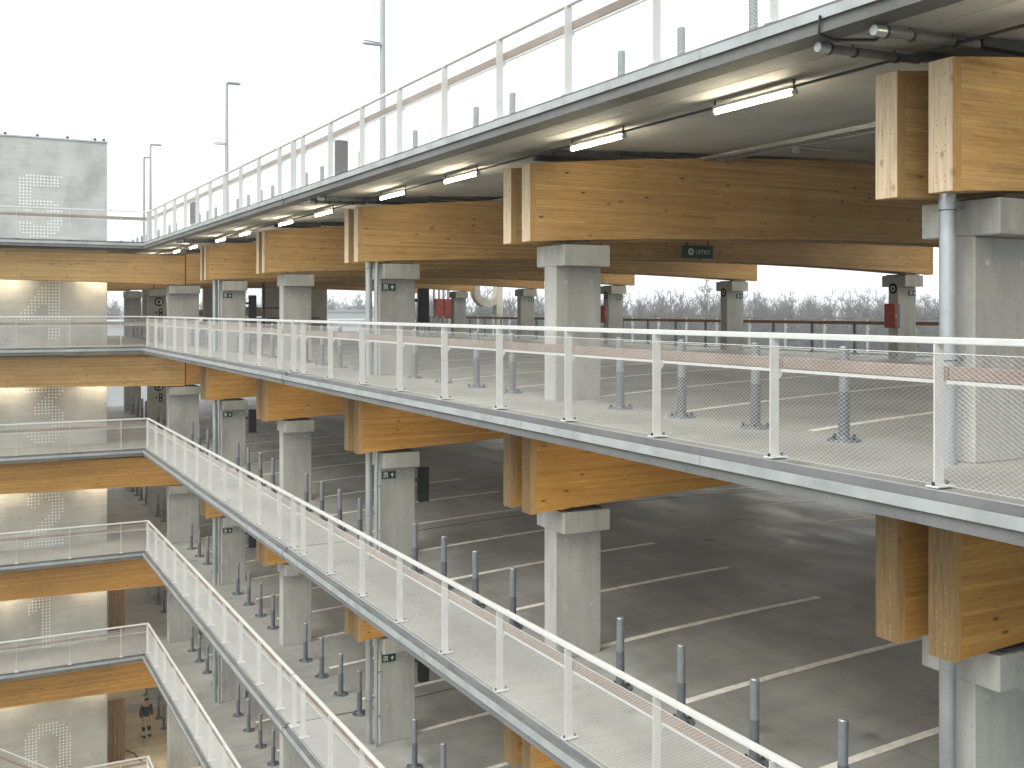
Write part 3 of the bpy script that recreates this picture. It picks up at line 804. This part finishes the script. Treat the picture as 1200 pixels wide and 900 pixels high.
for k in (2, 3, 4):
    t = empty('wall_marking', (22.8, colY(k) + .17, FLOOR[4] + 1.93), R(-90)); b = MB(); disc(b, 0, 0, .15, -.004, M['black']); b.obj('round_mark', t)
    w_ = MB(); ring(w_, 0, 0, .05, .075, -.007, M['signwhite']); w_.obj('round_symbol', t)
    setp(t, 'black round symbol on the lane side of the %s outer column on the top covered floor' % ORD[k - 1], 'marking', 'black round markings on the columns')
# display boards beside the columns
def display(x, y, z, w_, h, label, post=None):
    t = empty('display_box', (x, y, z)); b = MB(); b.cbox((0, 0, 0), (w_, .14, h), M['black'], .01); b.obj('housing', t)
    b = MB()
    for i in range(9): b.box((w_ + .001, .03, .04 + i * (h - .08) / 9), (w_ + .006, .11, .04 + (i + .6) * (h - .08) / 9), M['orange'])
    b.obj('led_strip', t)
    b = MB()
    if post: b.box((.05, .03, -post), (.1, .08, 0), M['darkgrey'])
    else: b.box((-.12, .04, h * .6), (-.001, .09, h * .7), M['dark'])
    b.obj('mounting', t)
    setp(t, label, 'display', 'black display boxes along the bays')
for L in (4, 3, 2):
    display(8.78, colY(2) + .08, FLOOR[L] + 1.08, .22, .72, 'black display box on %s, beside the third column' % NAME[L])
    display(8.78, colY(4) + .08, FLOOR[L] + 1.08, .24, .76, 'black display box on %s, beside the fifth column' % NAME[L])
display(7.3, 21.8, 2.86, .26, .78, 'black display box standing on the roof deck, the nearer one', .3)
display(7.3, 37.3, 2.98, .3, .75, 'black display box standing on the roof deck, the farther one near the corner', .4)
def cabinet(k, lab):
    t = empty('fire_cabinet', (22.58, colY(k) + .02, FLOOR[4] + .86)); b = MB(); b.cbox((0, -.09, 0), (.2, .26, .66), M['red'], .01); b.obj('housing', t)
    b = MB(); b.box((.201, -.085, .01), (.212, .25, .65), M['blue'])
    d = MB(); d.cbox((.02, -.104, .03), (.1, -.091, .63), M['red'], .003); d.box((.05, -.112, .3), (.065, -.104, .36), M['signwhite']); d.obj('door', t)
    e = MB(); e.box((.11, -.1, .0), (.21, -.091, .66), M['blue']); e.obj('side_panel', t)
    setp(t, lab, 'cabinet', 'red fire hose cabinets')
cabinet(2, 'red fire cabinet on the outer column at the far right of the top covered floor')
cabinet(4, 'red fire cabinet on an outer column just right of the big second column')
# pair of red cabinets with pipes in the distance on floor 4
t = empty('standpipe_cabinets', (23.55, 53.4, FLOOR[4] + .02))
for i in (0, .5):
    b = MB(); b.cbox((i, 0, .93), (i + .47, .3, 1.95), M['red'], .015); b.obj('cabinet', t)
for x in (.05, .35, .62, .9):
    b = MB(); b.tube((x, .4, 0), (x, .4, 2.55), .06, M['galv'], 12); b.obj('pipe', t)
setp(t, 'two red cabinets side by side with grey standpipes behind them on the top covered floor', 'cabinet')
# beige rendered exhaust ducts beyond
t = empty('exhaust_duct', (26.2, 52.3, FLOOR[4]))
b = MB(); b.cbox((.5, 0, .2), (.9, .5, 3.4), M['duct'], .03); b.obj('upright', t)
b = MB(); n = 12; vs = []
for i in range(n + 1):
    a = math.pi * (1 + i / n); c, s_ = math.cos(a), math.sin(a)
    for r_ in (.9, .5):
        for yy in (.02, .48): vs.append((r_ * c, yy, 2.43 + r_ * s_))
fs = []
for i in range(n):
    o = 4 * i
    for p, q in ((0, 1), (1, 3), (3, 2), (2, 0)): fs.append((o + p, o + q, o + 4 + q, o + 4 + p))
b.add(vs, fs, M['duct']); b.box((-.9, .02, 2.432), (-.5, .48, 3.4), M['duct']); b.obj('bend', t)
b = MB(); b.tube((.7, .25, -17), (.7, .25, .19), .14, M['galv'], 10); b.obj('riser', t)
setp(t, 'beige curved duct standing behind the outer columns of the top covered floor', 'duct')
# bicycle stand like trolley rack
t = empty('trolley_rack', (23.6, 18.6, FLOOR[4]))
b = MB()
for z in (.12, .55, .68): b.tube((0, 0, z), (1.5, 0, z), .014, M['dark'], 6); b.tube((0, .4, z), (1.5, .4, z), .014, M['dark'], 6)
b.obj('frame', t)
b = MB()
for i in range(5):
    for yy in (0, .4): b.tube((i * .36, yy, 0), (i * .36, yy, .7), .014, M['dark'], 6)
b.obj('uprights', t)
b = MB(); b.tube((.6, .1, .68), (1.5, .1, 1.0), .014, M['dark'], 6); b.tube((.3, .1, 1.08), (1.5, .1, .84), .014, M['dark'], 6); b.obj('handles', t)
setp(t, 'dark metal trolley rack at the outer edge beyond the red fire cabinet', 'rack')
# end wall with rounded openings and dark safety frames beyond the corner
t = empty('end_wall', (7.5, YEND - .6, FLOOR[4]))
b = MB()
for (xa, xb) in ((1.7, 2.7), (4.9, 6.0), (8.2, 9.4), (11, 12)): b.cbox((xa, 0, 0), (xb, .25, 3.0), M['duct'], .04)
b.obj('piers', t)
for z0, z1, xa, xb in ((1.0, 1.45, 6.02, 8.18), (1.0, 1.4, 2.72, 4.88), (0, .75, 2.72, 4.88), (0, .75, 6.02, 8.18), (1.0, 1.4, 9.42, 10.98)):
    b = MB(); b.cbox((xa, .01, z0), (xb, .24, z1), M['duct'], .04); b.obj('band', t)
setp(t, 'beige end wall with openings at the far end of the top covered floor', 'wall')
for i, (x, y) in enumerate(((9.6, 50.2), (12.6, 48.0), (14.0, 48.5))):
    t = empty('safety_frame', (x, y, FLOOR[4]))
    b = MB(); b.box((0, 0, 0), (.09, .09, 3.1), M['dark']); b.obj('upright', t)
    b = MB(); b.box((-1.3, .02, 1.42), (-.001, .06, 1.48), M['dark']); b.box((-1.3, .02, .95), (-.001, .06, 1.01), M['dark']); b.box((.091, .02, .95), (1.4, .06, 1.01), M['dark']); b.obj('rails', t)
    setp(t, 'dark steel safety frame far inside the top covered floor, %s from the left' % ORD[i], 'frame', 'dark safety frames')
# pale posts cluster on floor 4
t = empty('machine_guard', (21.3, 50.5, FLOOR[4]))
for i in range(5):
    b = MB(); b.tube((i * .34, 0, 0), (i * .34, 0, 1.05), .07, M['white'] if i % 2 == 0 else M['galv'], 10); b.obj('upright', t)
setp(t, 'row of pale guard posts far back on the top covered floor', 'guard')

# ------------------------------------------------------------------ lamp masts on the roof
def mast(x, y, ztop, arm, head, label):
    z0 = floor_z(5, x); t = empty('lamp_mast', (x, y, z0)); h = ztop - z0
    b = MB(); b.tube((0, 0, 0), (0, 0, h), .075, M['darkgrey'], 12, .05); b.obj('pole', t)
    b = MB(); b.tube((0, 0, 0), (0, 0, .02), .18, M['darkgrey'], 12); b.obj('base_plate', t)
    if arm:
        b = MB(); b.tube((0, 0, arm - z0), (-.42, 0, arm - z0 + .02), .018, M['darkgrey'], 8); b.box((-.44, -.07, arm - z0 - .06), (-.06, .07, arm - z0 - .03), M['darkgrey']); b.obj('side_arm', t)
    b = MB()
    hd = head
    b.cbox((min(0, hd), -.12, h - .02), (max(0, hd), .12, h + .05), M['darkgrey'], .015); b.obj('lamp_head', t)
    setp(t, label, 'lamp post', 'grey lamp masts on the roof deck')
mast(8.25, 21.55, 7.75, 5.75, .45, 'tall grey lamp mast on the roof deck, nearest one, its top out of frame')
mast(8.3, 36.3, 7.68, 5.65, .45, 'grey roof lamp mast with head to the right and small arm to the left')
mast(8.3, 51.7, 7.72, None, .5, 'slim roof lamp mast at the far corner, the taller right one of two')
mast(8.4, 54.2, 7.45, None, .3, 'slim roof lamp mast at the far corner, the shorter left one of two')
# small gulls/birds are left out

# ------------------------------------------------------------------ ground floor: person, kerb, hose, stair rail
def person(x, y, z, yaw):
    root = empty('person', (x, y, z), yaw)
    def skinned(name, pts, edges_, rad, m, sub=2):
        me = bpy.data.meshes.new(name); me.from_pydata(pts, edges_, []); o = bpy.data.objects.new(name, me); COL.objects.link(o)
        md = o.modifiers.new('s', 'SKIN'); 
        for i, r_ in enumerate(rad): me.skin_vertices[0].data[i].radius = (r_ if isinstance(r_, tuple) else (r_, r_))
        me.skin_vertices[0].data[0].use_root = True
        s2 = o.modifiers.new('d', 'SUBSURF'); s2.levels = s2.render_levels = sub
        dg = bpy.context.evaluated_depsgraph_get(); m2 = bpy.data.meshes.new_from_object(o.evaluated_get(dg))
        bpy.data.objects.remove(o); m2.materials.clear(); m2.materials.append(m)
        for p in m2.polygons: p.use_smooth = True
        return link(name, m2, root)
    skin = plain('skin', (.42, .25, .17), .5); jacket = plain('dark_jacket', (.018, .018, .022), .85); trousers = plain('khaki_trousers', (.50, .40, .22), .85)
    boots = plain('dark_boots', (.02, .018, .016), .6); sock = plain('pale_band', (.6, .58, .54), .8); kn = plain('knee_patch', (.03, .03, .035), .85)
    body = [(0, 0, .95), (0, 0, 1.12), (0, .01, 1.32), (0, .0, 1.46), (0, -.02, 1.56), (0, -.035, 1.66), (0, -.03, 1.75),
            (.18, 0, 1.42), (.25, .02, 1.14), (.22, -.10, .93), (-.18, 0, 1.42), (-.25, .02, 1.14), (-.24, -.06, .90),
            (.10, 0, .88), (.12, -.03, .5), (.13, .02, .09), (.14, -.12, .05), (-.10, 0, .88), (-.11, .02, .5), (-.12, .04, .09), (-.14, -.10, .05)]
    ed = [(0, 1), (1, 2), (2, 3), (3, 4), (4, 5), (5, 6), (3, 7), (7, 8), (8, 9), (3, 10), (10, 11), (11, 12), (0, 13), (13, 14), (14, 15), (15, 16), (0, 17), (17, 18), (18, 19), (19, 20)]
    rad = [(.15, .1), (.14, .1), (.17, .11), (.12, .08), .055, .085, .075, .06, .045, .03, .06, .045, .03, .085, .06, .042, .035, .085, .06, .042, .035]
    skinned('body', body, ed, rad, skin)
    skinned('jacket', [(0, 0, .90), (0, 0, 1.1), (0, .01, 1.33), (0, 0, 1.46), (.19, 0, 1.42), (.26, .02, 1.14), (.23, -.09, .97), (-.19, 0, 1.42), (-.26, .02, 1.14), (-.245, -.05, .95)],
            [(0, 1), (1, 2), (2, 3), (3, 4), (4, 5), (5, 6), (3, 7), (7, 8), (8, 9)], [(.19, .14), (.17, .13), (.2, .14), (.12, .1), .09, .07, .055, .09, .07, .055], jacket)
    skinned('trousers', [(0, 0, .95), (.10, 0, .85), (.12, -.03, .5), (.13, .02, .2), (-.10, 0, .85), (-.11, .02, .5), (-.12, .04, .2)],
            [(0, 1), (1, 2), (2, 3), (0, 4), (4, 5), (5, 6)], [(.17, .13), .11, .085, .07, .11, .085, .07], trousers)
    for s_, yk in ((1, -.03), (-1, .02)):
        b = MB(); b.tube((s_ * .118, yk - .002, .30), (s_ * .122, yk + .01, .50), .079, kn, 12, .09); b.obj('knee_patch', root)
        b = MB(); b.tube((s_ * .13, .03, .12), (s_ * .13, .03, .19), .062, sock, 12, .07); b.obj('ankle_band', root)
        b = MB(); b.cbox((s_ * .13 - .05, -.17, 0), (s_ * .13 + .05, .1, .1), boots, .03); b.obj('boot', root)
        for f in range(4):
            b = MB(); b.tube((s_ * (.235 + (f - 1.5) * .012), -.09 - f * .012, .92), (s_ * .235, -.12 - f * .006, .84), .009, skin, 6, .007); b.obj('finger', root)
    bm = bmesh.new(); bmesh.ops.create_uvsphere(bm, u_segments=16, v_segments=10, radius=.105); me = bpy.data.meshes.new('cap'); 
    for v in bm.verts: v.co.z *= .85
    bmesh.ops.delete(bm, geom=[v for v in bm.verts if v.co.z < -.02], context='VERTS'); bm.to_mesh(me); bm.free(); me.materials.append(jacket)
    link('cap', me, root, (0, -.03, 1.715))
    b = MB(); b.tube((0, -.135, 1.68), (0, -.15, 1.66), .012, skin, 6); b.obj('nose', root)
    root.scale = (.9, .9, .9)
    setp(root, 'person in a dark jacket and cap with khaki trousers walking on the ground floor', 'person')
person(7.25, 46.2, FLOOR[0], R(15))
b = MB(); b.cbox((5.5, 49.3, 0), (8.6, 49.6, .35), M['duct'], .02); setp(b.obj('low_wall', loc=(0, 0, FLOOR[0])), 'low pale kerb wall behind the person on the ground floor', 'wall')
cu = MB(); P = [(6.2, 45.2), (6.5, 44.6), (6.7, 43.8), (7.0, 42.9), (7.3, 42.2), (7.9, 41.5)]
P2 = []
for i in range(len(P) - 1):
    for k in range(4): t_ = k / 4; P2.append((P[i][0] * (1 - t_) + P[i + 1][0] * t_ + .05 * math.sin(i * 2 + t_ * 3), P[i][1] * (1 - t_) + P[i + 1][1] * t_))
for p, q in zip(P2, P2[1:]): cu.tube((*p, .03), (*q, .03), .022, M['rubber'], 6)
setp(cu.obj('hose', loc=(0, 0, FLOOR[0])), 'dark hose lying in a curve on the sandy ground floor', 'hose')
for i in range(14):
    pass
b = MB()
for i in range(60):
    x, y = random.uniform(6.8, 9), random.uniform(41.8, 48); s_ = random.uniform(.02, .07)
    b.cbox((x, y, 0), (x + s_ * 1.5, y + s_, s_ * .7), M['sand'], s_ * .2)
setp(b.obj('rubble', loc=(0, 0, FLOOR[0] + .001)), 'loose sandy rubble scattered on the ground floor', 'rubble', kind='stuff')
b = MB(); b.cbox((6.0, 50.2, 0), (6.12, 50.32, 2.2), M['timber'], .01); setp(b.obj('timber_prop', loc=(0, 0, FLOOR[0]), rot=(0, 0, 0)), 'slanting timber prop behind the person on the ground floor', 'prop')
# descending stair railing in the courtyard
t = empty('stair_railing', (0.0, 39.5, -13.72))
L_ = 5.0; dz = -3.15
def sl(b, z0, r_, m): b.tube((0, 0, z0), (L_, 0, z0 + dz), r_, m, 8)
b = MB(); sl(b, 0, .03, M['white']); b.obj('handrail', t)
b = MB(); sl(b, -.25, .045, M['rail_wood']); b.obj('wooden_rail', t)
b = MB(); sl(b, -1.0, .03, M['white']); b.obj('lower_bar', t)
for i in range(5):
    x = i * 1.25; z = dz * x / L_; b = MB(); b.box((x - .02, -.02, z - 1.2), (x + .02, .02, z), M['white']); b.obj('post', t)
setp(t, 'white stair railing sloping down in the courtyard at the lower left corner', 'railing')

# ------------------------------------------------------------------ the far wood and buildings
def base_tree(h, seed):
    rs = np.random.RandomState(seed); seg_ = []
    top = h
    pts = [np.array([0, 0, 0.])]; d = np.array([0, 0, 1.])
    nseg = 7
    for i in range(nseg):
        d = np.array([rs.normal(0, .05), rs.normal(0, .05), 1.]); pts.append(pts[-1] + d * h / nseg)
    for i in range(nseg): seg_.append((pts[i], pts[i + 1], .17 * (1 - i / nseg) + .03, .17 * (1 - (i + 1) / nseg) + .03))
    for i in range(24):
        t_ = rs.uniform(.1, 1.); j = min(int(t_ * nseg), nseg - 1); p = pts[j] + (pts[j + 1] - pts[j]) * (t_ * nseg - j)
        a = rs.uniform(0, 6.283); ln = (1.15 - t_) * h * rs.uniform(.18, .38) + .8; el = rs.uniform(.5, 1.3)
        dd = np.array([math.cos(a) * math.cos(el), math.sin(a) * math.cos(el), math.sin(el)]); q = p + dd * ln
        seg_.append((p, q, .065, .035))
        for k in range(6):
            s_ = rs.uniform(.25, 1); pp = p + dd * ln * s_; a2 = rs.uniform(0, 6.283); e2 = rs.uniform(.2, 1.4); l2 = rs.uniform(.5, 1.7)
            qq = pp + np.array([math.cos(a2) * math.cos(e2), math.sin(a2) * math.cos(e2), math.sin(e2)]) * l2
            seg_.append((pp, qq, .042, .016))
    V = []; Fc = []
    for p, q, r0, r1 in seg_:
        d = q - p; d = d / (np.linalg.norm(d) + 1e-9); u = np.cross(d, [.3, .5, .8]); u /= np.linalg.norm(u) + 1e-9; w_ = np.cross(d, u); o = len(V)
        for c, r_ in ((p, r0), (q, r1)):
            for k in range(3): V.append(c + r_ * (u * math.cos(k * 2.094) + w_ * math.sin(k * 2.094)))
        for k in range(3): Fc.append((o + k, o + (k + 1) % 3, o + 3 + (k + 1) % 3, o + 3 + k))
    return np.array(V), np.array(Fc)
bases = [base_tree(h, i) for i, h in enumerate((19, 20, 21, 18, 17))]
VV = []; FF = []; off = 0
for i in range(2100):
    a = random.uniform(R(-2), R(53)); rr = random.uniform(205, 330)
    if a < R(22): rr = random.uniform(290, 370)
    x, y = rr * math.sin(a), rr * math.cos(a)
    V, Fc = bases[i % 5]; s_ = random.uniform(.78, 1.0) * (1.09 if random.random() < .12 else 1); th = random.uniform(0, 6.28)
    c, s2 = math.cos(th) * s_, math.sin(th) * s_
    W = np.stack([V[:, 0] * c - V[:, 1] * s2 + x, V[:, 0] * s2 + V[:, 1] * c + y, V[:, 2] * s_ + FLOOR[0] - .2], 1)
    VV.append(W); FF.append(Fc + off); off += len(W)
VV = np.concatenate(VV); FF = np.concatenate(FF)
me = bpy.data.meshes.new('bare_wood'); me.vertices.add(len(VV)); me.vertices.foreach_set('co', VV.ravel())
me.loops.add(FF.size); me.loops.foreach_set('vertex_index', FF.ravel().astype(np.int32))
me.polygons.add(len(FF)); me.polygons.foreach_set('loop_start', np.arange(0, FF.size, 4, dtype=np.int32))
me.update(calc_edges=True); me.materials.append(M['bark'])
setp(link('bare_wood', me), 'dense leafless grey wood far beyond the parking building', 'wood', kind='stuff')
for i, (x, y, w_, d, h, lab) in enumerate(((20, 190, 60, 20, 15.6, 'long pale low hall far behind the building, left of the wood'),
                                         (70, 260, 40, 20, 17.5, 'pale flat-roofed block far away at the edge of the wood'))):
    t = empty('far_building', (x, y, FLOOR[0] - .1)); b = MB(); b.cbox((0, 0, 0), (w_, d, h), M['far'], .1); b.obj('wall', t)
    b = MB(); b.box((-.3, -.3, h + .001), (w_ + .3, d + .3, h + .5), M['galv']); b.obj('roof', t)
    for k in range(int(w_ / 5)):
        c = MB(); c.box((1.5 + k * 5, -.05, h - 4), (4.5 + k * 5, -.001, h - 2.4), M['dark']); c.obj('window', t)
    setp(t, lab, 'building')

HAZE = 0.0009
if HAZE:
    b = MB(); b.box((-420, -120, FLOOR[0] - 1.5), (480, 420, 9.5), M['far']); hz = b.mesh('haze')
    hz.materials.clear(); m = bpy.data.materials.new('haze'); m.use_nodes = True; tt = m.node_tree; tt.nodes.clear()
    pv = tt.nodes.new('ShaderNodeVolumePrincipled'); pv.inputs['Density'].default_value = HAZE; pv.inputs['Color'].default_value = (.9, .93, .96, 1); pv.inputs['Anisotropy'].default_value = 0
    oo = tt.nodes.new('ShaderNodeOutputMaterial'); tt.links.new(pv.outputs[0], oo.inputs['Volume']); hz.materials.append(m)
    setp(link('haze', hz), kind='stuff')
